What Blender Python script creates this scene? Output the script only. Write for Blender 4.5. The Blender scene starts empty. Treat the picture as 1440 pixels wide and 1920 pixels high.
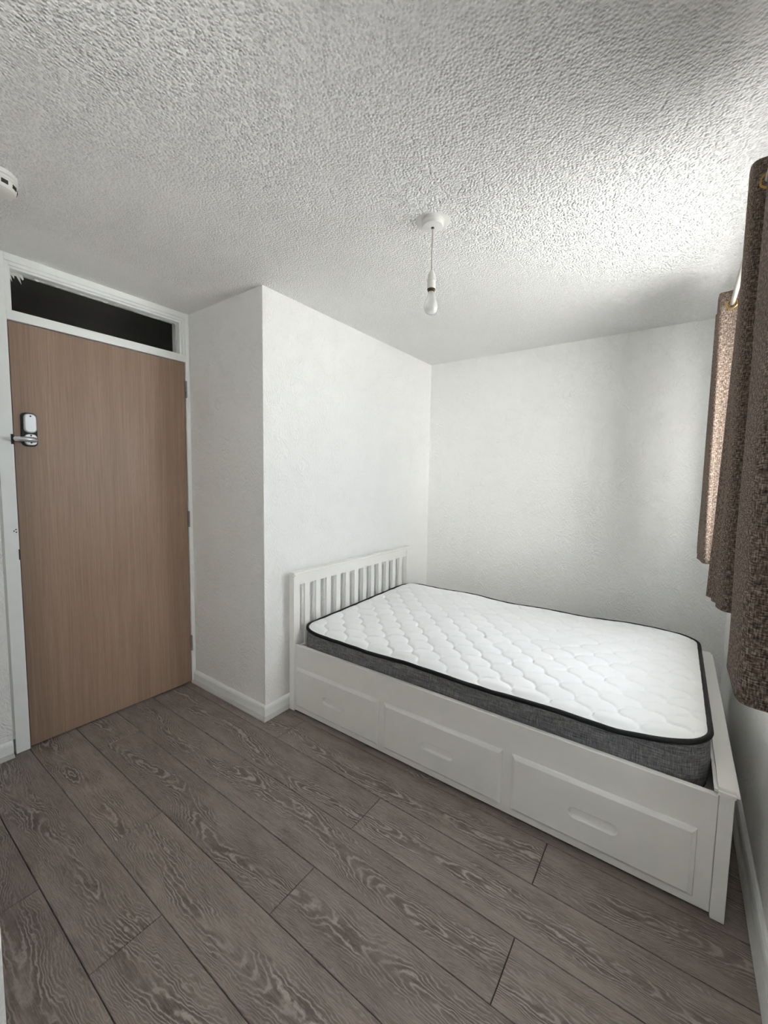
import bpy, bmesh, math, random
from mathutils import Vector, Matrix, noise
R = random.Random(7)
SC = bpy.context.scene
COL = SC.collection

# ------------------------------------------------------------------ camera, world, light, exposure
def make_camera():
    cx, cy, cz, yaw, pitch, roll, f = 1.8061, -3.2019, 1.35, 0.62, -0.0807, 0.0162, 770.605
    fwd = Vector((-math.sin(yaw)*math.cos(pitch), math.cos(yaw)*math.cos(pitch), math.sin(pitch)))
    r = Vector((math.cos(yaw), math.sin(yaw), 0)); u = r.cross(fwd)
    c, s = math.cos(roll), math.sin(roll)
    r2, u2 = c*r + s*u, -s*r + c*u
    cam = bpy.data.cameras.new('camera'); o = bpy.data.objects.new('camera', cam); COL.objects.link(o)
    cam.sensor_fit = 'HORIZONTAL'; cam.sensor_width = 36; cam.lens = 36*f/1440; cam.clip_start = 0.02
    o.matrix_world = Matrix(((r2.x, u2.x, -fwd.x, cx), (r2.y, u2.y, -fwd.y, cy), (r2.z, u2.z, -fwd.z, cz), (0, 0, 0, 1)))
    SC.camera = o
make_camera()
W = bpy.data.worlds.new('sky'); SC.world = W; W.use_nodes = True
bg = W.node_tree.nodes['Background']; bg.inputs[0].default_value = (0.90, 0.96, 1.0, 1); bg.inputs[1].default_value = 5
sun = bpy.data.lights.new('sun', 'SUN'); sun.energy = 105.0; sun.angle = 0.02; sun.color = (1, .985, .965)
so = bpy.data.objects.new('sun', sun); COL.objects.link(so)
so.rotation_euler = Vector((0.32, -0.45, -0.83)).to_track_quat('-Z', 'Y').to_euler(); so.location = (-3, 4, 8)
pl = bpy.data.lights.new('window_portal', 'AREA'); pl.shape = 'RECTANGLE'; pl.size = 1.01; pl.size_y = 1.07; pl.cycles.is_portal = True
po = bpy.data.objects.new('window_portal', pl); COL.objects.link(po); po.location = (2.33, -1.155, 1.565); po.rotation_euler = (0, math.pi/2, 0)
p2 = bpy.data.lights.new('rear_window_portal', 'AREA'); p2.shape = 'RECTANGLE'; p2.size = .79; p2.size_y = 2.03; p2.cycles.is_portal = True
p2o = bpy.data.objects.new('rear_window_portal', p2); COL.objects.link(p2o); p2o.location = (2.33, -2.705, 1.455); p2o.rotation_euler = (0, math.pi/2, 0)
SC.view_settings.view_transform = 'Standard'; SC.view_settings.look = 'None'; SC.view_settings.gamma = 1
SC.view_settings.use_curve_mapping = False
SC.view_settings.exposure = 0.96
SC.cycles.max_bounces = 8; SC.cycles.diffuse_bounces = 7; SC.cycles.adaptive_threshold = 0.02; SC.cycles.sample_clamp_indirect = 10

# ------------------------------------------------------------------ dimensions (metres; back-left corner of the bed nook is the origin)
H = 2.336            # ceiling
A = 0.7105           # door wall at x = -A
B = 1.784            # front of the boxed-out wall at y = -B
WX = 2.089           # window wall
YR = -4.30           # wall behind the viewer

# ------------------------------------------------------------------ material helpers
def lin(c):
    return tuple((v/12.92 if v <= .04045 else ((v+.055)/1.055)**2.4) for v in [x/255 for x in c]) + (1,)
class NT:
    def __init__(s, name):
        s.m = bpy.data.materials.new(name); s.m.use_nodes = True; s.t = s.m.node_tree
        s.b = s.t.nodes['Principled BSDF']; s.out = s.t.nodes['Material Output']
    def n(s, typ, **kw):
        nd = s.t.nodes.new('ShaderNode'+typ)
        for k, v in kw.items():
            if k.startswith('i_'): nd.inputs[k[2:].replace('_', ' ')].default_value = v
            else: setattr(nd, k, v)
        return nd
    def l(s, a, b): s.t.links.new(a, b)
    def math(s, op, a, b=None, c=None):
        nd = s.n('Math', operation=op)
        for i, v in enumerate((a, b, c)):
            if v is None: continue
            if isinstance(v, (int, float)): nd.inputs[i].default_value = v
            else: s.l(v, nd.inputs[i])
        return nd.outputs[0]
    def ramp(s, fac, stops):
        nd = s.n('ValToRGB'); e = nd.color_ramp.elements
        while len(e) < len(stops): e.new(.5)
        for el, (p, c) in zip(e, stops): el.position = p; el.color = c
        s.l(fac, nd.inputs[0]); return nd.outputs[0]
    def mix(s, fac, a, b, blend='MIX'):
        nd = s.n('Mix', data_type='RGBA', blend_type=blend)
        if isinstance(fac, (int, float)): nd.inputs[0].default_value = fac
        else: s.l(fac, nd.inputs[0])
        for i, v in ((6, a), (7, b)):
            if isinstance(v, tuple): nd.inputs[i].default_value = v
            else: s.l(v, nd.inputs[i])
        return nd.outputs[2]
    def noise(s, vec, scale, detail=2, rough=.5, dist=0, lac=2):
        nd = s.n('TexNoise'); nd.inputs['Scale'].default_value = scale; nd.inputs['Detail'].default_value = detail
        nd.inputs['Roughness'].default_value = rough; nd.inputs['Distortion'].default_value = dist
        if vec is not None: s.l(vec, nd.inputs['Vector'])
        return nd.outputs[0]
    def mapping(s, vec, scale=(1, 1, 1), loc=(0, 0, 0), rot=(0, 0, 0)):
        nd = s.n('Mapping'); nd.inputs['Scale'].default_value = scale; nd.inputs['Location'].default_value = loc; nd.inputs['Rotation'].default_value = rot
        s.l(vec, nd.inputs[0]); return nd.outputs[0]
    def bump(s, h, strength, dist):
        nd = s.n('Bump'); nd.inputs['Strength'].default_value = strength; nd.inputs['Distance'].default_value = dist
        s.l(h, nd.inputs['Height']); s.l(nd.outputs[0], s.b.inputs['Normal'])
    def coord(s, which='Object'): return s.n('TexCoord').outputs[which]
    def set(s, col=None, rough=.5, metal=0, spec=.5):
        if col is not None:
            if isinstance(col, tuple): s.b.inputs['Base Color'].default_value = col
            else: s.l(col, s.b.inputs['Base Color'])
        s.b.inputs['Roughness'].default_value = rough; s.b.inputs['Metallic'].default_value = metal
        s.b.inputs['Specular IOR Level'].default_value = spec
        return s.m

def plain(name, rgb, rough=.5, metal=0, spec=.5, mott=.03):
    t = NT(name)
    nz = t.noise(t.coord(), 14, 3)
    c = t.ramp(nz, [(0.3, tuple(v*(1-mott) for v in lin(rgb)[:3])+(1,)), (0.7, lin(rgb))])
    return t.set(c, rough, metal, spec)

def mat_wallpaper():
    t = NT('anaglypta_paint'); P = t.coord()
    wn = t.n('TexNoise'); wn.inputs['Scale'].default_value = 11; wn.inputs['Detail'].default_value = 0
    t.l(P, wn.inputs['Vector'])
    off = t.n('VectorMath', operation='MULTIPLY_ADD'); t.l(wn.outputs['Color'], off.inputs[0]); off.inputs[1].default_value = (.10, .10, .06); t.l(P, off.inputs[2])
    fine = t.noise(t.mapping(off.outputs[0], (1, 1, .30)), 125, 1)
    h = t.math('MULTIPLY', t.math('POWER', fine, 1.6), t.math('MULTIPLY_ADD', wn.outputs[0], 1.3, .1))
    t.bump(h, 1.0, .0070)
    return t.set((.875, .878, .866, 1), .62, 0, .35)

def mat_ceiling(name, strength=1.0):
    t = NT(name); P = t.coord()
    v = t.n('TexVoronoi', feature='F1', voronoi_dimensions='2D'); v.inputs['Scale'].default_value = 112; v.inputs['Randomness'].default_value = 1
    t.l(P, v.inputs['Vector'])
    blob = t.math('MAXIMUM', t.math('SUBTRACT', 1, t.math('MULTIPLY', v.outputs['Distance'], 1.55)), 0)
    wob = t.n('TexNoise', noise_dimensions='2D'); wob.inputs['Scale'].default_value = 45; wob.inputs['Detail'].default_value = 1.5
    t.l(P, wob.inputs['Vector'])
    h = t.math('MULTIPLY', blob, t.math('MULTIPLY_ADD', wob.outputs[0], 1.6, -.1))
    h = t.math('ADD', h, t.math('MULTIPLY', wob.outputs[0], .15))
    t.bump(h, 1.0*strength, .0068)
    return t.set((.885, .885, .875, 1), .5, 0, .4)

def mat_plank():
    t = NT('limed_oak_plank'); P = t.coord()
    oi = t.n('ObjectInfo').outputs['Random']
    sep = t.n('SeparateXYZ'); t.l(P, sep.inputs[0]); X, Y = sep.outputs[0], sep.outputs[1]
    seed = t.math('MULTIPLY', oi, 137.0)
    def vec(x, y, z):
        c = t.n('CombineXYZ')
        for i, v in enumerate((x, y, z)):
            if isinstance(v, (int, float)): c.inputs[i].default_value = v
            else: t.l(v, c.inputs[i])
        return c.outputs[0]
    # flat-sawn figure: rings of a slightly bent log cut lengthwise
    lowx = t.n('TexNoise', noise_dimensions='2D'); lowx.inputs['Scale'].default_value = 1; lowx.inputs['Detail'].default_value = 1
    t.l(vec(t.math('MULTIPLY', X, 1.15), seed, 0), lowx.inputs['Vector'])
    sc = t.n('SeparateColor'); t.l(lowx.outputs['Color'], sc.inputs[0])
    cen = t.math('MULTIPLY_ADD', sc.outputs[0], .20, -.10)
    hh = t.math('ADD', t.math('MULTIPLY_ADD', sc.outputs[1], .70, -.35), t.math('MULTIPLY_ADD', oi, .16, -.08))
    wn = t.n('TexNoise', noise_dimensions='3D'); wn.inputs['Scale'].default_value = 1; wn.inputs['Detail'].default_value = 3; wn.inputs['Roughness'].default_value = .55
    t.l(vec(t.math('MULTIPLY', X, 5.5), t.math('MULTIPLY', Y, 17), seed), wn.inputs['Vector'])
    sw = t.n('SeparateColor'); t.l(wn.outputs['Color'], sw.inputs[0])
    yy = t.math('ADD', t.math('SUBTRACT', Y, cen), t.math('MULTIPLY_ADD', sw.outputs[0], .062, -.031))
    jag = t.math('MULTIPLY_ADD', t.noise(vec(t.math('MULTIPLY', X, 46), t.math('MULTIPLY', Y, 60), seed), 1.0, 2, .6), .0060, -.0030)
    r = t.math('ADD', t.math('SQRT', t.math('ADD', t.math('MULTIPLY', yy, yy), t.math('MULTIPLY', t.math('MULTIPLY', hh, hh), .055))), jag)
    # ring spacing widens towards the heart of the board
    ph = t.math('MULTIPLY', t.math('POWER', t.math('ADD', r, .004), 1.25), 2*math.pi*250)
    sn = t.math('MULTIPLY_ADD', t.math('SINE', t.math('ADD', ph, t.math('MULTIPLY', sw.outputs[1], 9))), .5, .5)
    line = t.math('POWER', sn, 3.0)
    # bold figure near the heart, quiet straight grain at the edges
    heart = t.ramp(t.math('ABSOLUTE', yy), [(.025, (1, 1, 1, 1)), (.08, (.22, .22, .22, 1))])
    zone = t.ramp(sw.outputs[2], [(.36, (.10, .10, .10, 1)), (.58, (1, 1, 1, 1))])
    bold = t.math('MULTIPLY', heart, zone)
    fib = t.noise(vec(t.math('MULTIPLY', X, 16), t.math('MULTIPLY', Y, 300), seed), 1.0, 3, .62)
    fleck = t.noise(vec(t.math('MULTIPLY', X, 60), t.math('MULTIPLY', Y, 520), seed), 1.0, 1)
    base = t.ramp(sw.outputs[1], [(.30, lin((108, 95, 87))), (.5, lin((129, 116, 108))), (.72, lin((146, 134, 125)))])
    dark_in = t.mix(t.math('MULTIPLY', bold, .75), base, lin((82, 69, 62)))
    g = t.mix(t.math('MULTIPLY', t.math('MULTIPLY', line, t.math('MULTIPLY_ADD', bold, .78, .22)), .85), dark_in, lin((180, 170, 161)))
    g = t.mix(t.ramp(fib, [(.48, (0, 0, 0, 1)), (.75, (.55, .55, .55, 1))]), g, lin((158, 146, 137)))
    g = t.mix(t.ramp(fib, [(.26, (.5, .5, .5, 1)), (.46, (0, 0, 0, 1))]), g, lin((84, 72, 66)))
    g = t.mix(t.ramp(fleck, [(.60, (0, 0, 0, 1)), (.74, (.4, .4, .4, 1))]), g, lin((172, 160, 150)))
    hs = t.n('HueSaturation'); hs.inputs['Saturation'].default_value = .9
    t.l(t.math('MULTIPLY_ADD', oi, .14, .87), hs.inputs['Value']); t.l(g, hs.inputs['Color'])
    return t.set(hs.outputs[0], .42, 0, .4)

def mat_door():
    t = NT('light_oak_laminate'); P = t.coord()
    big = t.noise(t.mapping(P, (9, 9, .55)), 1.0, 2, .5, .3)
    fine = t.noise(t.mapping(P, (150, 150, 3.2)), 1.0, 3, .6)
    fl = t.noise(t.mapping(P, (420, 420, 16)), 1.0, 2)
    wob = t.noise(t.mapping(P, (42, 42, 1.1)), 1.0, 3, .6)
    c = t.ramp(big, [(.3, lin((135, 113, 96))), (.7, lin((152, 129, 110)))])
    c = t.mix(t.ramp(wob, [(.42, (0, 0, 0, 1)), (.75, (.5, .5, .5, 1))]), c, lin((164, 142, 122)))
    c = t.mix(t.ramp(fine, [(.32, (.45, .45, .45, 1)), (.55, (0, 0, 0, 1))]), c, lin((120, 98, 82)))
    c = t.mix(t.ramp(fl, [(.3, (.3, .3, .3, 1)), (.5, (0, 0, 0, 1))]), c, lin((116, 95, 78)))
    t.bump(fine, .05, .001)
    return t.set(c, .42, 0, .4)

def mat_curtain():
    t = NT('brown_linen_weave'); uv = t.n('UVMap').outputs[0]
    a = t.noise(t.mapping(uv, (420, 90, 1)), 1.0, 1)
    b = t.noise(t.mapping(uv, (95, 430, 1)), 1.0, 1)
    s = t.math('ADD', a, b)
    c = t.ramp(t.math('MULTIPLY', s, .5), [(.34, lin((60, 50, 43))), (.5, lin((112, 98, 88))), (.66, lin((176, 161, 149)))])
    t.bump(s, .3, .001)
    t.set(c, .9, 0, .1)
    tr = t.n('BsdfTranslucent'); t.l(c, tr.inputs[0])
    mx = t.n('MixShader'); mx.inputs[0].default_value = .10
    t.l(t.b.outputs[0], mx.inputs[1]); t.l(tr.outputs[0], mx.inputs[2]); t.l(mx.outputs[0], t.out.inputs[0])
    return t.m

def mat_mattress_side():
    t = NT('grey_melange_border'); P = t.coord()
    a = t.noise(t.mapping(P, (24, 24, 420)), 1.0, 2, .6)
    b = t.noise(t.mapping(P, (420, 420, 30)), 1.0, 2, .6)
    c = t.ramp(t.math('MULTIPLY', t.math('ADD', a, b), .5), [(.36, lin((72, 72, 74))), (.5, lin((112, 112, 114))), (.66, lin((150, 150, 152)))])
    t.bump(a, .2, .001)
    return t.set(c, .92, 0, .1)

def mat_quilt():
    t = NT('white_quilted_knit'); P = t.coord()
    k = t.noise(P, 900, 1)
    t.bump(k, .12, .0006)
    c = t.ramp(t.noise(P, 5, 2), [(.3, (.85, .86, .86, 1)), (.7, (.885, .89, .89, 1))])
    return t.set(c, .85, 0, .15)

def mat_glass(name, tint=(1, 1, 1, 1), gl=.08):
    t = NT(name)
    tr = t.n('BsdfTransparent'); tr.inputs[0].default_value = tint
    g = t.n('BsdfGlossy'); g.inputs['Roughness'].default_value = .02
    lw = t.n('LayerWeight'); lw.inputs[0].default_value = .5
    fr = t.math('MULTIPLY_ADD', t.math('POWER', lw.outputs['Facing'], 5), .6, .018)
    mx = t.n('MixShader'); t.l(fr, mx.inputs[0]); t.l(tr.outputs[0], mx.inputs[1]); t.l(g.outputs[0], mx.inputs[2])
    t.l(mx.outputs[0], t.out.inputs[0]); return t.m

def mat_bulb():
    t = NT('pearl_bulb_glass')
    tr = t.n('BsdfTransparent'); tr.inputs[0].default_value = (.96, .97, .96, 1)
    t.set((.9, .9, .88, 1), .08, 0, .8); t.b.inputs['Coat Weight'].default_value = 1; t.b.inputs['Coat Roughness'].default_value = .03
    lw = t.n('LayerWeight'); lw.inputs[0].default_value = .35
    f = t.math('MULTIPLY_ADD', lw.outputs['Facing'], .45, .42)
    mx = t.n('MixShader'); t.l(f, mx.inputs[0]); t.l(tr.outputs[0], mx.inputs[1]); t.l(t.b.outputs[0], mx.inputs[2])
    t.l(mx.outputs[0], t.out.inputs[0]); return t.m

M = dict(
    wall=mat_wallpaper(), ceil=mat_ceiling('stipple_artex'), ceil_soft=mat_ceiling('worn_artex', .5), plank=mat_plank(), door=mat_door(), curtain=mat_curtain(),
    side=mat_mattress_side(), quilt=mat_quilt(), glass=mat_glass('window_glass'), bulb=mat_bulb(),
    gloss=plain('white_gloss_woodwork', (240, 243, 242), .32), bed=plain('cream_white_lacquer', (239, 238, 234), .36),
    plastic=plain('white_plastic', (232, 232, 228), .35), subfloor=plain('dark_underlay', (30, 26, 24), .9),
    black=plain('black_rubber', (16, 16, 17), .5), piping=plain('black_piping_tape', (14, 14, 17), .75),
    steel=plain('satin_steel', (214, 216, 218), .3, .8), chrome=plain('silver_lock_face', (224, 226, 229), .35, .45),
    hinge=plain('dull_hinge_steel', (150, 148, 145), .4, .9), brass=plain('brass_eyelet', (190, 156, 80), .3, 1.0),
    bronze=plain('aged_bronze', (92, 74, 58), .4, .9), pole=plain('cream_metal_pole', (196, 191, 182), .3, .1),
    cord=plain('pale_flex', (205, 198, 188), .6), plaster=plain('smooth_filler', (234, 234, 231), .6),
    hall=plain('hall_gloom', (52, 50, 44), .8), concrete=plain('outdoor_paving', (122, 122, 121), .9),  # hall tone is dark to stand for the unlit hallway
    bounce_wall=plain('pale_bounce_wall', (228, 227, 225), .9),
    scotia=plain('grey_white_bead', (196, 196, 192), .4), smear=plain('white_paint_smear', (205, 207, 202), .6),
    pvc=plain('white_pvc', (238, 239, 238), .3))

# ------------------------------------------------------------------ geometry helpers
def link(name, me, parent=None, mat=None, loc=None, smooth=False):
    o = bpy.data.objects.new(name, me); COL.objects.link(o)
    if parent is not None: o.parent = parent
    if mat is not None and not me.materials: me.materials.append(mat)
    if loc is not None: o.location = loc
    if smooth:
        for p in me.polygons: p.use_smooth = True
    return o
def mesh_of(name, bm):
    me = bpy.data.meshes.new(name); bmesh.ops.recalc_face_normals(bm, faces=bm.faces); bm.to_mesh(me); bm.free(); return me
def bx(bm, x0, x1, y0, y1, z0, z1):
    vs = [bm.verts.new(p) for p in ((x0, y0, z0), (x1, y0, z0), (x1, y1, z0), (x0, y1, z0), (x0, y0, z1), (x1, y0, z1), (x1, y1, z1), (x0, y1, z1))]
    for f in ((0, 3, 2, 1), (4, 5, 6, 7), (0, 1, 5, 4), (1, 2, 6, 5), (2, 3, 7, 6), (3, 0, 4, 7)): bm.faces.new([vs[i] for i in f])
def boxes(name, lst, mat, parent=None, bev=0, seg=2):
    bm = bmesh.new()
    for b in lst: bx(bm, *b)
    if bev: bmesh.ops.bevel(bm, geom=list(bm.edges), offset=bev, segments=seg, profile=.5, affect='EDGES')
    return link(name, mesh_of(name, bm), parent, mat)
def box(name, b, mat, parent=None, bev=0, seg=2): return boxes(name, [b], mat, parent, bev, seg)
def lathe(name, prof, mat, parent=None, loc=(0, 0, 0), seg=32, axis='Z', smooth=True):
    bm = bmesh.new(); rings = []
    for r, z in prof:
        rr = []
        for i in range(seg):
            a = 2*math.pi*i/seg; c, s = r*math.cos(a), r*math.sin(a)
            p = (c, s, z) if axis == 'Z' else ((z, c, s) if axis == 'X' else (c, z, s))
            rr.append(bm.verts.new(p))
        rings.append(rr)
    for a, b in zip(rings, rings[1:]):
        for i in range(seg): bm.faces.new((a[i], a[(i+1) % seg], b[(i+1) % seg], b[i]))
    bm.faces.new(rings[0]); bm.faces.new(rings[-1][::-1])
    o = link(name, mesh_of(name, bm), parent, mat, loc)
    if smooth:
        for p in o.data.polygons: p.use_smooth = len(p.vertices) == 4
        o.data.set_sharp_from_angle(angle=math.radians(38))
    return o
def tube(name, pts, rad, mat, parent=None, seg=10, closed=False, flat=1.0):
    bm = bmesh.new(); n = len(pts); rings = []
    pts = [Vector(p) for p in pts]
    for i, p in enumerate(pts):
        a = pts[(i-1) % n] if (closed or i) else p; b = pts[(i+1) % n] if (closed or i < n-1) else p
        t = (b-a).normalized(); up = Vector((0, 0, 1)) if abs(t.z) < .9 else Vector((1, 0, 0))
        s = t.cross(up).normalized(); u = s.cross(t)
        r = rad[i] if isinstance(rad, (list, tuple)) else rad
        rings.append([bm.verts.new(p + s*r*math.cos(2*math.pi*k/seg) + u*r*flat*math.sin(2*math.pi*k/seg)) for k in range(seg)])
    for i in range(n if closed else n-1):
        a, b = rings[i], rings[(i+1) % n]
        for k in range(seg): bm.faces.new((a[k], a[(k+1) % seg], b[(k+1) % seg], b[k]))
    if not closed: bm.faces.new(rings[0]); bm.faces.new(rings[-1][::-1])
    return link(name, mesh_of(name, bm), parent, mat, smooth=True)
def empty(name, loc=(0, 0, 0)):
    o = bpy.data.objects.new(name, None); COL.objects.link(o); o.location = loc; o.empty_display_size = .1; return o
def thing(o, label, cat, group=None):
    o['label'] = label; o['category'] = cat
    if group: o['group'] = group
    return o
def struct(o, label=None):
    o['kind'] = 'structure'
    if label: o['label'] = label
    return o
def keep(parent, child):       # parent without moving: parent sits at its own location, vertices are in world space
    child.parent = parent; child.matrix_parent_inverse = Matrix.Translation(-parent.location); return child
def smoothstep(a, b, x):
    t = min(1, max(0, (x-a)/(b-a))); return t*t*(3-2*t)
def catmull(pts, n):
    out = []; P = [pts[0]] + pts + [pts[-1]]
    for i in range(1, len(P)-2):
        for k in range(n):
            t = k/n
            out.append(tuple(.5*(2*b + (c-a)*t + (2*a-5*b+4*c-d)*t*t + (3*b-a-3*c+d)*t**3) for a, b, c, d in zip(P[i-1], P[i], P[i+1], P[i+2])))
    out.append(pts[-1]); return out

# ------------------------------------------------------------------ the room
floor = struct(box('floor', (-2.2, WX+.25, YR-.25, .15, -.12, -.0105), M['subfloor']), 'grey-brown limed oak laminate plank floor')
SEAM0, PITCH, LEN = -2.8365, .1948, 1.296
joints = {-2: .21, -1: .85, 0: .59, 1: .195, 2: .855, 3: .195, 4: .857, 5: .19, 6: .85}   # row index from seam -2.8365 -> one butt joint x
for row in range(-8, 15):
    y0 = SEAM0 + PITCH*row; y1 = y0 + PITCH
    if row == -1: j = .19
    else: j = joints.get(row, .19 if row % 2 else .85)
    a = max(y0, YR); b = min(y1, -.001)
    if b - a < .02: continue
    lo = -A - .25 if b <= -B + .12 else 0.0
    if a < -3.0 and b <= -3.0: lo = .58
    hi = WX
    x = j - 3*LEN
    while x < hi:
        xa, xb = max(x, lo), min(x+LEN, hi); x += LEN
        if xb - xa < .03: continue
        g = .0013; w, l = (b-a)/2 - g, (xb-xa)/2 - g
        bm = bmesh.new(); bv = .0011
        vs = []
        for (dx, dy, z) in ((l, w, -.010), (l, w, -bv), (l-bv, w-bv, 0)):
            vs.append([bm.verts.new((sx*dx, sy*dy, z)) for sx, sy in ((-1, -1), (1, -1), (1, 1), (-1, 1))])
        for p, q in zip(vs, vs[1:]):
            for i in range(4): bm.faces.new((p[i], p[(i+1) % 4], q[(i+1) % 4], q[i]))
        bm.faces.new(vs[2]); bm.faces.new(vs[0][::-1])
        link('plank', mesh_of('plank', bm), floor, M['plank'], ((xa+xb)/2, (a+b)/2, 0))

struct(box('wall_back', (-.9, WX+.25, 0, .15, 0, H), M['wall']), 'white textured wallpaper wall behind the bed')
struct(box('wall_boxing', (-A-.15, 0, -B, 0, 0, H), M['wall']), 'boxed-out white wall with embossed paper at the headboard')
struct(box('wall_left', (-A-.15, -A, YR, -2.70, 0, H), M['wall']), 'white textured wall strip left of the door')
struct(box('wall_near', (-A, .62, YR, -3.006, 0, H), M['wall']), 'white wall end at the bottom left edge')
struct(box('wall_rear', (-.9, WX+.25, YR-.25, YR, 0, H), M['wall']), 'white wall behind the viewer')
WY0, WY1, WZ0, WZ1 = -1.69, -.62, 1.06, 2.07
VY0, VY1, VZ1 = -3.72, -1.69, 1.85
struct(boxes('wall_right', [(WX, WX+.25, YR, VY0, 0, H), (WX, WX+.25, VY1, WY0, 0, H), (WX, WX+.25, WY1, 0, 0, H)] + [(WX, WX+.25, a, b, *zz) for a, b, top in ((WY0, WY1, WZ1), (VY0, VY1, VZ1)) for zz in ((0, WZ0), (top, H))], M['wall']), 'white window wall beside the bed')
ceil = struct(box('ceiling', (-2.2, WX+.25, YR-.25, .15, H, H+.15), M['ceil']), 'white stippled artex ceiling')
st = box('ceiling_strip', (-A, -.368, -3.006, -B, H-.0014, H+.001), M['ceil_soft'], ceil); st['label'] = 'smoother painted strip along the door wall'
# hall behind the fanlight, its gloom put into the wall and ceiling colour
struct(boxes('wall_hall', [(-2.2, -2.05, YR, 0, 0, H), (-2.05, -A-.15, YR, YR+.1, 0, H), (-2.05, -A-.15, -.9, -.8, 0, H), (-2.05, -1.45, -1.5, -1.42, 0, H)], M['hall']), 'hallway walls coloured dark as if unlit, seen through the fanlight')
struct(box('ceiling_hall', (-2.05, -A-.15, YR+.1, -.9, H-.02, H), M['hall']), 'dark panel standing for the unlit hallway ceiling behind the fanlight')
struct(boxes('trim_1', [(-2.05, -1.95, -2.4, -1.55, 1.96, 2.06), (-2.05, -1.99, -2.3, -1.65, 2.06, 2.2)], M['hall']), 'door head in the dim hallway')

# skirting boards, each with a bead along the floor
def skirting(name, x0, y0, x1, y1, nx, ny, label, ext0=0, ext1=0):
    L = math.hypot(x1-x0, y1-y0); d = Vector(((x1-x0)/L, (y1-y0)/L)); n = Vector((nx, ny))
    def prism(nm, prof, mat, parent, e0, e1):
        bm = bmesh.new(); rings = []
        for s, e in ((0, -1), (L, 1)):
            rr = []
            for off, z in prof:
                ex = (e0 if e < 0 else e1)*off*e      # mitre at an outside corner
                p = Vector((x0, y0)) + d*(s+ex) + n*off
                rr.append(bm.verts.new((p.x, p.y, z)))
            rings.append(rr)
        k = len(prof)
        for i in range(k): bm.faces.new((rings[0][i], rings[0][(i+1) % k], rings[1][(i+1) % k], rings[1][i]))
        bm.faces.new(rings[0]); bm.faces.new(rings[1][::-1])
        return link(nm, mesh_of(nm, bm), parent, mat)
    s = prism(name, [(0, .0005), (.016, .0005), (.016, .060), (.013, .070), (.007, .076), (0, .077)], M['gloss'], None, ext0, ext1)
    struct(s, label)
    prism('floor_bead', [(.016, .0005), (.031, .0005), (.030, .006), (.026, .012), (.021, .016), (.016, .018)], M['scotia'], s, ext0, ext1)
skirting('baseboard_front', -A, -B, 0, -B, 0, -1, 'white skirting along the boxed-out wall', 0, 1)
skirting('baseboard_headboard', 0, -B, 0, 0, 1, 0, 'white skirting behind the headboard', 1, 0)
skirting('baseboard_back', .032, 0, WX-.032, 0, 0, -1, 'white skirting under the back wall')
skirting('baseboard_right', WX, YR, WX, 0, -1, 0, 'white skirting under the window wall')
skirting('baseboard_left', -A, -3.006, -A, -2.703, 1, 0, 'white skirting left of the door frame')

# ------------------------------------------------------------------ door with fanlight
door = struct(empty('door_1', (-A, -2.2235, 0)), 'light oak flush door with keypad lock')
DL, DR, DT = -2.635, -1.812, 2.04
def dpart(o): return keep(door, o)
leaf = dpart(box('door_leaf', (-.756, -A-.002, DL, DR, .008, DT), M['door'], None, .0012, 1)); leaf['label'] = 'light oak laminate flush door leaf'
FX0, FX1 = -.86, -.7065
frame = dpart(boxes('door_frame', [(FX0, FX1, -2.692, DL-.0035, 0, H-.001), (FX0, FX1, DR+.0035, -B-.0005, 0, H-.001), (FX0, FX1, DL-.0035, DR+.0035, DT+.004, 2.084), (FX0, FX1, DL-.0035, DR+.0035, 2.302, H-.001)], M['gloss'], None, .0015, 1))
frame['label'] = 'white gloss door frame up to the ceiling'
dpart(box('door_stop', (-.80, -.758, DL-.0035, DR+.0035, 2.0, DT+.004), M['subfloor']))
dpart(boxes('architrave', [(FX0, -.7095, -2.7, -2.692, .077, H-.001)], M['scotia']))
for z in (1.88, 1.076, .268):
    h = dpart(box('hinge', (-.7125, -.7085, DR-.0005, DR+.012, z-.05, z+.05), M['hinge']))
    k = lathe('hinge_knuckle', [(.0052, -.05), (.0062, -.049), (.0062, -.018), (.0055, -.017), (.0062, -.016), (.0062, .016), (.0055, .017), (.0062, .018), (.0062, .049), (.0052, .05)], M['hinge'], h, (-.7035, DR+.001, z), 14)
# keypad lock with lever
def rounded_plate(name, y0, y1, z0, z1, x0, x1, r, mat, bev=.002):
    bm = bmesh.new(); pts = []
    for cy, cz, a0 in ((y1-r, z1-r, 0), (y0+r, z1-r, 90), (y0+r, z0+r, 180), (y1-r, z0+r, 270)):
        for k in range(9):
            a = math.radians(a0 + k*90/8); pts.append((cy + r*math.cos(a), cz + r*math.sin(a)))
    cy, cz = (y0+y1)/2, (z0+z1)/2
    def ring(x, s): return [bm.verts.new((x, y + (cy-y)*s/abs((y1-y0)/2)*1.0, z + (cz-z)*s/abs((z1-z0)/2))) for y, z in pts]
    rs = [ring(x0, 0), ring(x1-bev, 0), ring(x1, bev)]
    for a, b in zip(rs, rs[1:]):
        for i in range(len(pts)): bm.faces.new((a[i], a[(i+1) % len(pts)], b[(i+1) % len(pts)], b[i]))
    bm.faces.new(rs[0][::-1]); bm.faces.new(rs[-1])
    return link(name, mesh_of(name, bm), None, mat)
xf = -A - .002
lock = dpart(rounded_plate('keypad_lock', -2.609, -2.551, 1.475, 1.632, xf, xf+.012, .02, M['black'])); lock['label'] = 'black-edged silver keypad lock with lever'
def lp(o): o.parent = lock; return o
lp(rounded_plate('cover_plate', -2.602, -2.556, 1.539, 1.626, xf+.010, xf+.030, .017, M['chrome'], .004))
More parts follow.
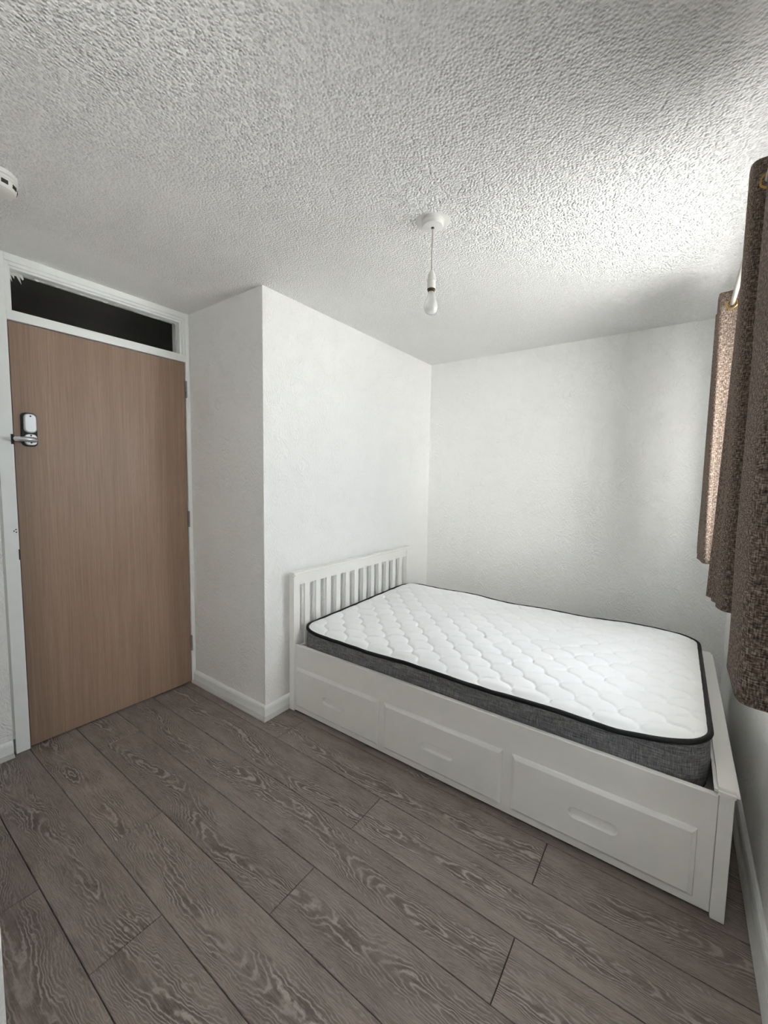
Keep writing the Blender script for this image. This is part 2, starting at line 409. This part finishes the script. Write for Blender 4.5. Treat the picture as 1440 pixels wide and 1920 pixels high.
lp(rounded_plate('handle_plate', -2.602, -2.556, 1.481, 1.533, xf+.010, xf+.026, .017, M['chrome'], .003))
for z in (1.615, 1.492, 1.526): lp(lathe('screw', [(.0035, 0), (.0035, .002), (.002, .0025)], M['black'], None, (xf+(.0295 if z > 1.6 else .0255), -2.579, z), 12, 'X'))
lp(tube('lever_handle', [(xf+.024, -2.570, 1.505), (xf+.040, -2.570, 1.505), (xf+.050, -2.574, 1.505), (xf+.055, -2.585, 1.5055), (xf+.056, -2.605, 1.506), (xf+.055, -2.630, 1.506), (xf+.053, -2.645, 1.5055), (xf+.052, -2.650, 1.505)], [.013, .012, .012, .0125, .012, .0115, .010, .004], M['steel'], None, 16))
sp = dpart(box('strike_plate', (-.7075, -.7055, -2.648, -2.6385, 1.482, 1.528), M['black'])); sp['label'] = 'dark strike plate on the jamb'
dpart(box('old_latch_hole', (-.7075, -.7058, -2.6425, -2.6386, .94, .99), M['black']))
for dz, dy in ((1.085, -2.648), (1.078, -2.655), (1.072, -2.647)): dpart(lathe('screw_hole', [(.0028, 0), (.0028, .0016), (.001, .0018)], M['black'], None, (-.7070, dy, dz), 10, 'X'))

fan = struct(empty('window_1', (-A, -2.2235, 2.19)), 'dark fanlight glazed above the door')
def fp(o): return keep(fan, o)
GY0, GY1, GZ0, GZ1 = DL-.0035, DR+.0035, 2.084, 2.302
fp(boxes('glazing_bead', [(-.76, -.712, GY0, GY0+.016, GZ0, GZ1), (-.76, -.712, GY1-.016, GY1, GZ0, GZ1), (-.76, -.712, GY0+.016, GY1-.016, GZ1-.015, GZ1), (-.76, -.712, GY0+.016, GY1-.016, GZ0, GZ0+.005)], M['gloss'], None, .001, 1))
fp(boxes('inner_bead', [(-.765, -.722, GY0+.016, GY0+.023, GZ0+.005, GZ1-.015), (-.765, -.722, GY1-.027, GY1-.016, GZ0+.005, GZ1-.015), (-.765, -.722, GY0+.023, GY1-.027, GZ1-.026, GZ1-.015)], M['gloss'], None, .0008, 1))
fp(box('glass_pane', (-.765, -.761, GY0+.005, GY1-.005, GZ0+.002, GZ1-.005), M['glass']))
# ragged brushed paint left on the edges of the glass
def smear(name, pts, d, n, amp, seed):
    rr = random.Random(seed); bm = bmesh.new()
    (y0, z0), (y1, z1) = pts; ra = []; rb = []; rc = []
    for i in range(n+1):
        t = i/n; y, z = y0+(y1-y0)*t, z0+(z1-z0)*t
        k = amp*(.25 + .75*rr.random()**2.2)
        ra.append(bm.verts.new((-.7608, y, z))); rb.append(bm.verts.new((-.7608, y+d[0]*k, z+d[1]*k))); rc.append(bm.verts.new((-.7596, y+d[0]*k*.8, z+d[1]*k*.8)))
    for i in range(n):
        bm.faces.new((rb[i], rb[i+1], rc[i+1], rc[i])); bm.faces.new((rc[i], rc[i+1], ra[i+1], ra[i]))
    return fp(link(name, mesh_of(name, bm), None, M['smear']))
smear('paint_smear', ((GY0+.018, GZ1-.024), (GY1-.02, GZ1-.024)), (0, -1), 70, .012, 3)
smear('paint_smear', ((GY0+.018, GZ0+.004), (GY1-.02, GZ0+.004)), (0, 1), 60, .011, 4)
smear('paint_smear', ((GY0+.02, GZ0+.004), (GY0+.02, GZ1-.024)), (1, 0), 22, .012, 5)
smear('paint_smear', ((GY1-.025, GZ0+.004), (GY1-.025, GZ1-.024)), (-1, 0), 22, .010, 6)
smear('paint_smear', ((GY0+.018, GZ1-.03), (GY0+.075, GZ1-.026)), (.35, -1), 9, .045, 8)
smear('paint_smear', ((-2.16, GZ0+.004), (-2.07, GZ0+.004)), (0, 1), 8, .018, 12)

# ------------------------------------------------------------------ window behind the curtains
def window(name, y0, y1, WZ1, muls, label):
    win = struct(empty(name, (WX+.2, (y0+y1)/2, WZ0)), label)
    a, b = WX+.13, WX+.20
    f = .035
    keep(win, boxes('window_frame', [(a, b, y0, y0+f, WZ0, WZ1), (a, b, y1-f, y1, WZ0, WZ1), (a, b, y0+f, y1-f, WZ0, WZ0+f), (a, b, y0+f, y1-f, WZ1-f, WZ1)] + [(a, b, m-f/2, m+f/2, WZ0+f, WZ1-f) for m in muls], M['pvc'], None, .003, 1))
    ed = [y0+f/2] + muls + [y1-f/2]
    for p, q in zip(ed, ed[1:]): keep(win, box('glass_pane', (a+.03, a+.036, p+f/2+.001, q-f/2-.001, WZ0+f+.001, WZ1-f-.001), M['glass']))
    keep(win, box('window_sill', (WX-.02, WX+.135, y0, y1, WZ0-.022, WZ0+.001), M['pvc'], None, .004, 2))
window('window_2', WY0, WY1, WZ1, [], 'white framed window behind the brown curtains')
window('window_3', VY0, VY1, VZ1, [-2.7], 'white framed window beside the viewer')
struct(box('wall_bounce', (10, 16, -44, -7.5, -3, 8), M['bounce_wall']), 'unseen pale building added to bounce sunlight into the room')  # unseen block, added and placed to bounce sunlight obliquely onto the back wall
struct(box('ground', (-60, 60, -60, 60, -3.2, -3.0), M['concrete']), 'paved ground outside the window')

# ------------------------------------------------------------------ bed
BY0, BY1 = -1.638, -.40
bed = thing(empty('bed_frame', (1.0, (BY0+BY1)/2, 0)), 'white wooden captain bed with slatted headboard and three drawers', 'bed')
def bp(o, parent=None):
    if parent is None: return keep(bed, o)
    o.parent = parent; return o
bm = bmesh.new(); bx(bm, .040, .066, BY0+.046, BY1-.046, .735, .787); bx(bm, .040, .066, BY0+.046, BY1-.046, .30, .37)
bmesh.ops.bevel(bm, geom=list(bm.edges), offset=.002, segments=2, affect='EDGES')
hb = bp(link('headboard', mesh_of('headboard', bm), None, M['bed']))
for a in (BY0, BY1-.046): bp(box('post', (.034, .072, a, a+.046, 0.001, .787), M['bed'], None, .002, 2), hb)
bm = bmesh.new(); bx(bm, .026, .088, BY0-.012, BY1+.012, .787, .812)
bmesh.ops.bevel(bm, geom=[e for e in bm.edges], offset=.009, segments=4, affect='EDGES')
bp(link('top_cap', mesh_of('top_cap', bm), None, M['bed']), hb)
n = 12; gap = ((BY1-BY0-.092) - n*.040)/(n+1); slat_me = None
for i in range(n):
    yc = BY0+.046 + gap + i*(gap+.040) + .020
    if slat_me is None:
        bm = bmesh.new(); bx(bm, -.007, .007, -.020, .020, -.185, .185); bmesh.ops.bevel(bm, geom=list(bm.edges), offset=.0015, segments=1, affect='EDGES'); slat_me = mesh_of('slat', bm)
    s = link('slat', slat_me, hb, M['bed']); s.location = (.053, yc, .5525)
fb = bp(box('footboard', (1.968, 1.990, BY0+.036, BY1-.036, .012, .408), M['bed'], None, .002, 2))
for a in (BY0-.004, BY1-.034): bp(box('post', (1.964, 2.0, a, a+.038, .001, .410), M['bed'], None, .002, 2), fb)
bm = bmesh.new(); bx(bm, 1.950, 2.010, BY0-.020, BY1+.012, .410, .437)
bmesh.ops.bevel(bm, geom=list(bm.edges), offset=.009, segments=4, affect='EDGES')
bp(link('top_cap', mesh_of('top_cap', bm), None, M['bed']), fb)
bp(box('side_panel', (.0725, 1.9635, BY0+.003, BY0+.025, .010, .398), M['bed'], None, .003, 3))
bp(box('side_panel', (.0725, 1.9635, BY1-.022, BY1-.001, .20, .398), M['bed'], None, .003, 3))
bp(box('base_platform', (.0725, 1.9635, BY0+.026, BY1-.023, .318, .338), M['bed']))
def drawer_front():
    bm = bmesh.new(); w, h = .585/2, .230/2; rl, rr_ = .150/2-.016, .017
    def rect(dw, y):
        ww, hh = w-dw, h-dw; out = []
        N = 48
        for k in range(N):
            a = 2*math.pi*k/N; c, s = math.cos(a), math.sin(a)
            # corner-exact parametrisation: 12 points per side
            side, t = divmod(k, 12); t /= 12
            p = ((ww, -hh + 2*hh*t), (ww - 2*ww*t, hh), (-ww, hh - 2*hh*t), (-ww + 2*ww*t, -hh))[side]
            out.append(bm.verts.new((p[0], y, p[1])))
        return out
    def oval(d, y):
        out = []; r = rr_ - d
        for k in range(48):
            side, t = divmod(k, 12); t /= 12
            if side == 0: a = math.radians(-90 + 180*t); p = (rl + r*math.cos(a), r*math.sin(a))
            elif side == 1: p = (rl - 2*rl*t, r)
            elif side == 2: a = math.radians(90 + 180*t); p = (-rl + r*math.cos(a), r*math.sin(a))
            else: p = (-rl + 2*rl*t, -r)
            out.append(bm.verts.new((p[0], y, p[1] - .006)))
        return out
    rings = [rect(0, .0), rect(0, -.003), rect(.002, -.0080), rect(.0125, -.0140), rect(.0140, -.0145), oval(-.0042, -.0145), oval(-.0012, -.0128), oval(0, -.0090)]
    for a, b in zip(rings, rings[1:]):
        for i in range(48): bm.faces.new((a[i], a[(i+1) % 48], b[(i+1) % 48], b[i]))
    me = mesh_of('drawer', bm)
    bm = bmesh.new()
    o1, o2, o3 = oval(0, -.0091), oval(.0008, .0), oval(.0025, .0004)
    for a, b in ((o1, o2), (o2, o3)):
        for i in range(48): bm.faces.new((a[i], a[(i+1) % 48], b[(i+1) % 48], b[i]))
    bm.faces.new(o3)
    return me, mesh_of('handle_recess', bm)
dm, hm = drawer_front()
for i, (xc, lab) in enumerate(((.3865, 'drawer nearest the headboard'), (1.003, 'middle drawer of the three'), (1.6265, 'drawer nearest the foot end'))):
    d = link('drawer', dm, None, M['bed'], (xc, BY0+.0025, .157)); keep(bed, d); d['label'] = lab
    link('handle_recess', hm, d, M['bed'])

# ------------------------------------------------------------------ mattress
MX0, MX1, MY0, MY1 = .078, 1.946, -1.608, -.428
CR = .115
def zpip(x, y):
    X = (x-MX0)/(MX1-MX0); Y = (y-MY0)/(MY1-MY0)
    near = .474 + .016*math.exp(-(X/.05)**2) + .010*X + .040*smoothstep(.84, 1, X) + .003*math.sin(X*19)
    far = .512 + .004*math.sin(X*23+1) + .006*math.sin(X*9)
    return near + (far-near)*smoothstep(0, 1, Y)
def outline(inset, n_c=10, step=.035):
    pts = []; x0, x1, y0, y1 = MX0+inset, MX1-inset, MY0+inset, MY1-inset; r = CR-inset
    def seg(ax, ay, bx_, by):
        k = max(2, int(math.hypot(bx_-ax, by-ay)/step))
        for i in range(k): pts.append((ax+(bx_-ax)*i/k, ay+(by-ay)*i/k))
    def arc(cx, cy, a0):
        for i in range(n_c):
            a = math.radians(a0 + 90*i/n_c); pts.append((cx+r*math.cos(a), cy+r*math.sin(a)))
    seg(x0+r, y0, x1-r, y0); arc(x1-r, y0+r, -90); seg(x1, y0+r, x1, y1-r); arc(x1-r, y1-r, 0)
    seg(x1-r, y1, x0+r, y1); arc(x0+r, y1-r, 90); seg(x0, y1-r, x0, y0+r); arc(x0+r, y0+r, 180)
    return pts
bm = bmesh.new(); rings = []
ol = outline(0); cxm, cym = (MX0+MX1)/2, (MY0+MY1)/2
prof = [(0.0, .012), (.06, .003), (.2, -.001), (.45, -.003), (.7, -.002), (.9, .001), (1.0, .006)]
for t, ins in prof:
    rr = []
    for x, y in ol:
        nx, ny = max(-1, min(1, (cxm-x)/.1)), max(-1, min(1, (cym-y)/.1))
        wob = .0025*noise.noise(Vector((x*9, y*9, t*2.2)))
        zt = zpip(x, y) - .002
        rr.append(bm.verts.new((x+nx*(ins+wob+.003), y+ny*(ins+wob+.003), .3385 + (zt-.3385)*t)))
    rings.append(rr)
N = len(ol)
for a, b in zip(rings, rings[1:]):
    for i in range(N): bm.faces.new((a[i], a[(i+1) % N], b[(i+1) % N], b[i]))
bm.faces.new(rings[0][::-1])
mat_o = thing(link('mattress', mesh_of('mattress', bm), None, M['side']), 'quilted white mattress with grey sides and black piping on the bed', 'mattress')
for p in mat_o.data.polygons: p.use_smooth = len(p.vertices) == 4
pp = [(x, y, zpip(x, y) + .0025*noise.noise(Vector((x*14, y*14, 4)))) for x, y in outline(.004, 10, .025)]
o = tube('piping', pp, .0092, M['piping'], mat_o, 10, True); o['label'] = 'black piping round the top edge'
pp = [(x, y, .352) for x, y in outline(.010, 8, .05)]
tube('lower_piping', pp, .006, M['piping'], mat_o, 8, True)
bm = bmesh.new(); nx_, ny_ = 380, 240; grid = []
def edge_ins(v):        # corner rounding: how far x must be pulled in at row distance v from the edge
    if v >= CR: return 0
    return CR - math.sqrt(max(0, CR*CR-(CR-v)**2))
QP = .150
for j in range(ny_+1):
    row = []; y = MY0+.006 + (MY1-MY0-.012)*j/ny_
    v = min(y-MY0, MY1-y); e = edge_ins(v)+.006
    for i in range(nx_+1):
        x = MX0+e + (MX1-MX0-2*e)*i/nx_
        dx = min(x-MX0, MX1-x)
        # distance to the rounded edge
        if dx < CR and v < CR: d = CR - math.hypot(CR-dx, CR-v)
        else: d = min(dx, v)
        crown = .009*smoothstep(0, .05, d) + .008*smoothstep(.05, .45, d)
        u0, v0 = (x+y+.862)/QP, (x-y)/QP
        warp = .025*noise.noise(Vector((x*3, y*3, 9)))
        u = u0 + .085*math.sin(2*math.pi*v0) + warp; w = v0 + .085*math.sin(2*math.pi*u0) - warp
        du = abs(u-round(u)); dw = abs(w-round(w))
        g1 = math.exp(-(du/.045)**2); g2 = math.exp(-(dw/.045)**2)
        puff = (abs(math.sin(math.pi*u))*abs(math.sin(math.pi*w)))**.5
        # stitched groove, deeper along one direction of the pattern
        k = smoothstep(0.0, .05, d)
        q = (.0085*puff - .0065*g1 - .0045*g2)*k
        wr = .004*noise.noise(Vector((x*4.5, y*4.5, 1))) + .002*noise.noise(Vector((x*11, y*17, 3)))
        row.append(bm.verts.new((x, y, zpip(x, y) + .002 + crown + q + wr*smoothstep(0, .1, d))))
    grid.append(row)
for a, b in zip(grid, grid[1:]):
    for i in range(nx_): bm.faces.new((a[i], a[i+1], b[i+1], b[i]))
tc = link('top_cover', mesh_of('top_cover', bm), mat_o, M['quilt'], smooth=True); tc['label'] = 'white quilted top cover'

# ------------------------------------------------------------------ pendant lamp
LX, LY = .983, -1.759
lamp = thing(empty('pendant_light', (LX, LY, H)), 'bare bulb hanging on a short cord from a white ceiling rose', 'lamp')
ro = lathe('ceiling_rose', [(.041, 0), (.0425, -.003), (.0425, -.008), (.040, -.009), (.0405, -.020), (.038, -.0245), (.030, -.026), (.010, -.0265)], M['plastic'], lamp, (0, 0, -.0005), 48)
lathe('cord_grip', [(.0055, 0), (.0055, -.004), (.003, -.005)], M['bronze'], ro, (0, 0, -.0262), 16)
tube('cord', [(0, 0, -.026), (.0006, 0, -.08), (-.0005, .0003, -.14), (0, 0, -.192)], .0030, M['cord'], lamp, 10)
bh = lathe('bulb_holder', [(.0045, .0), (.008, -.003), (.0125, -.012), (.0155, -.022), (.0165, -.030), (.0168, -.034)], M['plastic'], lamp, (0, 0, -.184), 32)
lathe('skirt_ring', [(.0165, 0), (.0185, -.001), (.0185, -.004), (.0162, -.005), (.0155, -.030), (.0150, -.034), (.012, -.035)], M['plastic'], bh, (0, 0, -.0345), 32)
lathe('bayonet_cap', [(.0125, 0), (.0158, -.001), (.0158, -.004), (.0125, -.006), (.0135, -.010), (.0115, -.012)], M['bronze'], bh, (0, 0, -.068), 28)
bprof = [(.0112, 0), (.0120, -.008), (.0145, -.018), (.0195, -.029), (.0245, -.040), (.0270, -.050), (.0275, -.056), (.0262, -.065), (.0225, -.074), (.016, -.0805), (.008, -.0838), (.002, -.0843)]
bl = lathe('bulb', bprof, M['bulb'], lamp, (0, 0, -.263), 40)
pa = bmesh.new(); rings = []
for rr_, z in ((.001, -.0012), (.060, -.0012), (.067, .0002)):
    rings.append([pa.verts.new((rr_*(1+.03*math.sin(3*a+1)+.02*math.sin(7*a))*math.cos(a), rr_*(1+.03*math.sin(3*a+1)+.02*math.sin(7*a))*math.sin(a), z)) for a in [2*math.pi*k/40 for k in range(40)]])
for a, b in zip(rings, rings[1:]):
    for i in range(40): pa.faces.new((a[i], a[(i+1) % 40], b[(i+1) % 40], b[i]))
pa.faces.new(rings[0])
o = link('filler_patch', mesh_of('filler_patch', pa), ceil, M['plaster'], (LX-.008, LY+.012, H)); o['label'] = 'smooth filler patch round the rose'

# ------------------------------------------------------------------ smoke alarm
sa = thing(empty('smoke_alarm', (-.090, -2.788, H-.0032)), 'round white vented smoke alarm on the ceiling at the left edge', 'smoke alarm')
lathe('base_plate', [(.052, .0025), (.054, 0), (.054, -.010), (.0525, -.012), (.050, -.0125)], M['plastic'], sa, (0, 0, 0), 48)
cv = lathe('cover', [(.0515, -.0135), (.0545, -.015), (.0545, -.023), (.0530, -.024), (.0515, -.026), (.0500, -.040), (.046, -.047), (.036, -.050), (.020, -.0515), (.002, -.052)], M['plastic'], sa, (0, 0, 0), 48)
lathe('shadow_gap', [(.0495, -.012), (.0495, -.014)], M['black'], sa, (0, 0, 0), 40)
for k in range(10):
    a = math.radians(36*k + 14)
    bm = bmesh.new(); bx(bm, -.0015, .0022, -.0085, .0085, -.0055, .0055)
    v = link('vent', mesh_of('vent', bm), cv, M['black'], (.0492*math.cos(a), .0492*math.sin(a), -.0335)); v.rotation_euler = (0, 0, a)
lathe('test_button', [(.009, 0), (.009, -.002), (.006, -.003)], M['scotia'], cv, (.004, 0, -.0515), 20)
lathe('indicator_hole', [(.0032, 0), (.0032, -.0012), (.001, -.0014)], M['black'], cv, (.028, -.012, -.0508), 10)

sa.scale = (1.08, 1.08, 1.1)

# ------------------------------------------------------------------ curtains on their pole
RX, RZ = 1.945, 2.118
rod = thing(empty('curtain_pole', (RX, -1.6, RZ)), 'slim cream curtain pole along the window wall', 'curtain pole')
def rp(o): return keep(rod, o)
rp(tube('pole', [(RX, -.50, RZ), (RX, -1.6, RZ), (RX, -4.16, RZ)], .0088, M['pole'], None, 20))
for y in (-.485, -4.175): rp(lathe('finial', [(.012, -.018), (.019, -.012), (.021, 0), (.019, .012), (.012, .018)], M['brass'], None, (RX, y, RZ), 20, 'Y'))
for y in (-.56, -4.12): rp(boxes('bracket', [(RX-.004, WX-.004, y-.006, y+.006, RZ-.020, RZ-.0118), (WX-.006, WX-.0005, y-.014, y+.014, RZ-.045, RZ+.02)], M['brass']))

def curtain(name, top, bot, z0, z1, label, eyelets):
    root = thing(empty(name, (RX, (top[0][1]+top[-1][1])/2, z0)), label, 'curtain', 'brown linen-look curtains on the pole')
    T, Bt = catmull(top, 10), catmull(bot, 10); n = len(T); nz = 44
    bm = bmesh.new(); uvl = bm.loops.layers.uv.new('UVMap'); g = []; arc = [0]
    for i in range(1, n): arc.append(arc[-1] + math.hypot(Bt[i][0]-Bt[i-1][0], Bt[i][1]-Bt[i-1][1]))
    for k in range(nz+1):
        t = k/nz; z = z1 + (z0-z1)*t; f = t**1.1; row = []
        for i in range(n):
            x = T[i][0]+(Bt[i][0]-T[i][0])*f; y = T[i][1]+(Bt[i][1]-T[i][1])*f
            wv = .0035*noise.noise(Vector((arc[i]*7, z*3.2, 2.0)))*(.3+t)
            row.append(bm.verts.new((x+wv, y+wv*.6, z)))
        g.append(row)
    for k in range(nz):
        for i in range(n-1):
            f = bm.faces.new((g[k][i], g[k][i+1], g[k+1][i+1], g[k+1][i]))
            for lp_, (a, b) in zip(f.loops, ((i, k), (i+1, k), (i+1, k+1), (i, k+1))): lp_[uvl].uv = (arc[a], z1+(z0-z1)*b/nz)
    me = mesh_of('drape', bm)
    o = link('drape', me, None, M['curtain'], smooth=True); keep(root, o)
    md = o.modifiers.new('thickness', 'SOLIDIFY'); md.thickness = .003; md.offset = 0
    for (i0, sgn) in eyelets:
        # ring where the cloth path crosses the pole
        best = min(range(n-1), key=lambda i: abs(T[i][0]-RX) + 100*(0 if i0[0] <= T[i][1] <= i0[1] else 1))
        d = Vector((T[best+1][0]-T[best][0], T[best+1][1]-T[best][1], 0)).normalized(); nrm = Vector((-d.y, d.x, 0))
        bm = bmesh.new(); rings = []
        for r, off in ((.0150, -.004), (.0150, .004), (.0165, .0050), (.0195, .0045), (.0210, .002), (.0210, -.002), (.0195, -.0045), (.0165, -.0050)):
            rings.append([bm.verts.new(Vector((T[best][0], T[best][1], RZ-.004)) + d*r*math.cos(2*math.pi*q/28) + Vector((0, 0, 1))*r*math.sin(2*math.pi*q/28) + nrm*off) for q in range(28)])
        for q in range(len(rings)):
            a, b = rings[q], rings[(q+1) % len(rings)]
            for w in range(28): bm.faces.new((a[w], a[(w+1) % 28], b[(w+1) % 28], b[w]))
        keep(root, link('eyelet', mesh_of('eyelet', bm), None, M['brass'], smooth=True))
    return root
ZT, ZB = 2.172, .995
farT = [(1.968, -.50), (1.915, -.52), (1.905, -.56), (1.912, -.60), (1.955, -.625), (1.968, -.655), (1.955, -.69), (1.915, -.715), (1.902, -.76), (1.901, -.83), (1.906, -.862), (1.930, -.868), (1.955, -.874), (1.985, -.885)]
farB = [(1.968, -.49), (1.915, -.51), (1.905, -.55), (1.912, -.58), (1.955, -.605), (1.968, -.63), (1.955, -.66), (1.915, -.69), (1.898, -.74), (1.906, -.80), (1.914, -.888), (1.935, -.894), (1.955, -.898), (1.985, -.905)]
curtain('curtain', farT, farB, ZB, ZT, 'far brown curtain gathered near the back wall, one fold lit', [((-.90, -.84), 1)])
nearT = [(1.968, -1.60), (1.945, -1.605), (1.922, -1.62), (1.917, -1.645), (1.914, -1.67), (1.911, -1.70), (1.912, -1.735), (1.922, -1.752), (1.948, -1.756), (1.970, -1.770), (1.976, -1.82), (1.974, -1.94), (1.972, -2.06), (1.955, -2.10), (1.915, -2.125), (1.904, -2.17), (1.904, -2.24), (1.907, -2.315), (1.918, -2.340), (1.945, -2.348), (1.970, -2.365), (1.975, -2.42), (1.972, -2.56), (1.955, -2.60), (1.915, -2.63), (1.903, -2.68), (1.905, -2.78), (1.918, -2.81), (1.945, -2.83), (1.97, -2.88), (1.965, -2.98), (1.945, -3.04), (1.94, -3.06)]
nearB = [(1.950, -1.530), (1.925, -1.540), (1.900, -1.552), (1.915, -1.59), (1.910, -1.615), (1.920, -1.645), (1.917, -1.685), (1.928, -1.728), (1.950, -1.738), (1.972, -1.745), (1.978, -1.80), (1.974, -1.94), (1.972, -2.06), (1.955, -2.10), (1.915, -2.125), (1.904, -2.17), (1.904, -2.24), (1.907, -2.315), (1.918, -2.340), (1.945, -2.348), (1.970, -2.365), (1.975, -2.42), (1.972, -2.56), (1.955, -2.60), (1.915, -2.63), (1.903, -2.68), (1.905, -2.78), (1.918, -2.81), (1.945, -2.83), (1.97, -2.88), (1.965, -2.98), (1.945, -3.04), (1.94, -3.06)]
curtain('curtain', nearT, nearB, ZB, ZT, 'large dark brown curtain hanging nearest the right edge', [((-1.63, -1.58), 1), ((-1.77, -1.73), 1), ((-2.13, -2.07), 1), ((-2.37, -2.32), 1), ((-2.63, -2.57), 1), ((-2.86, -2.80), 1)])
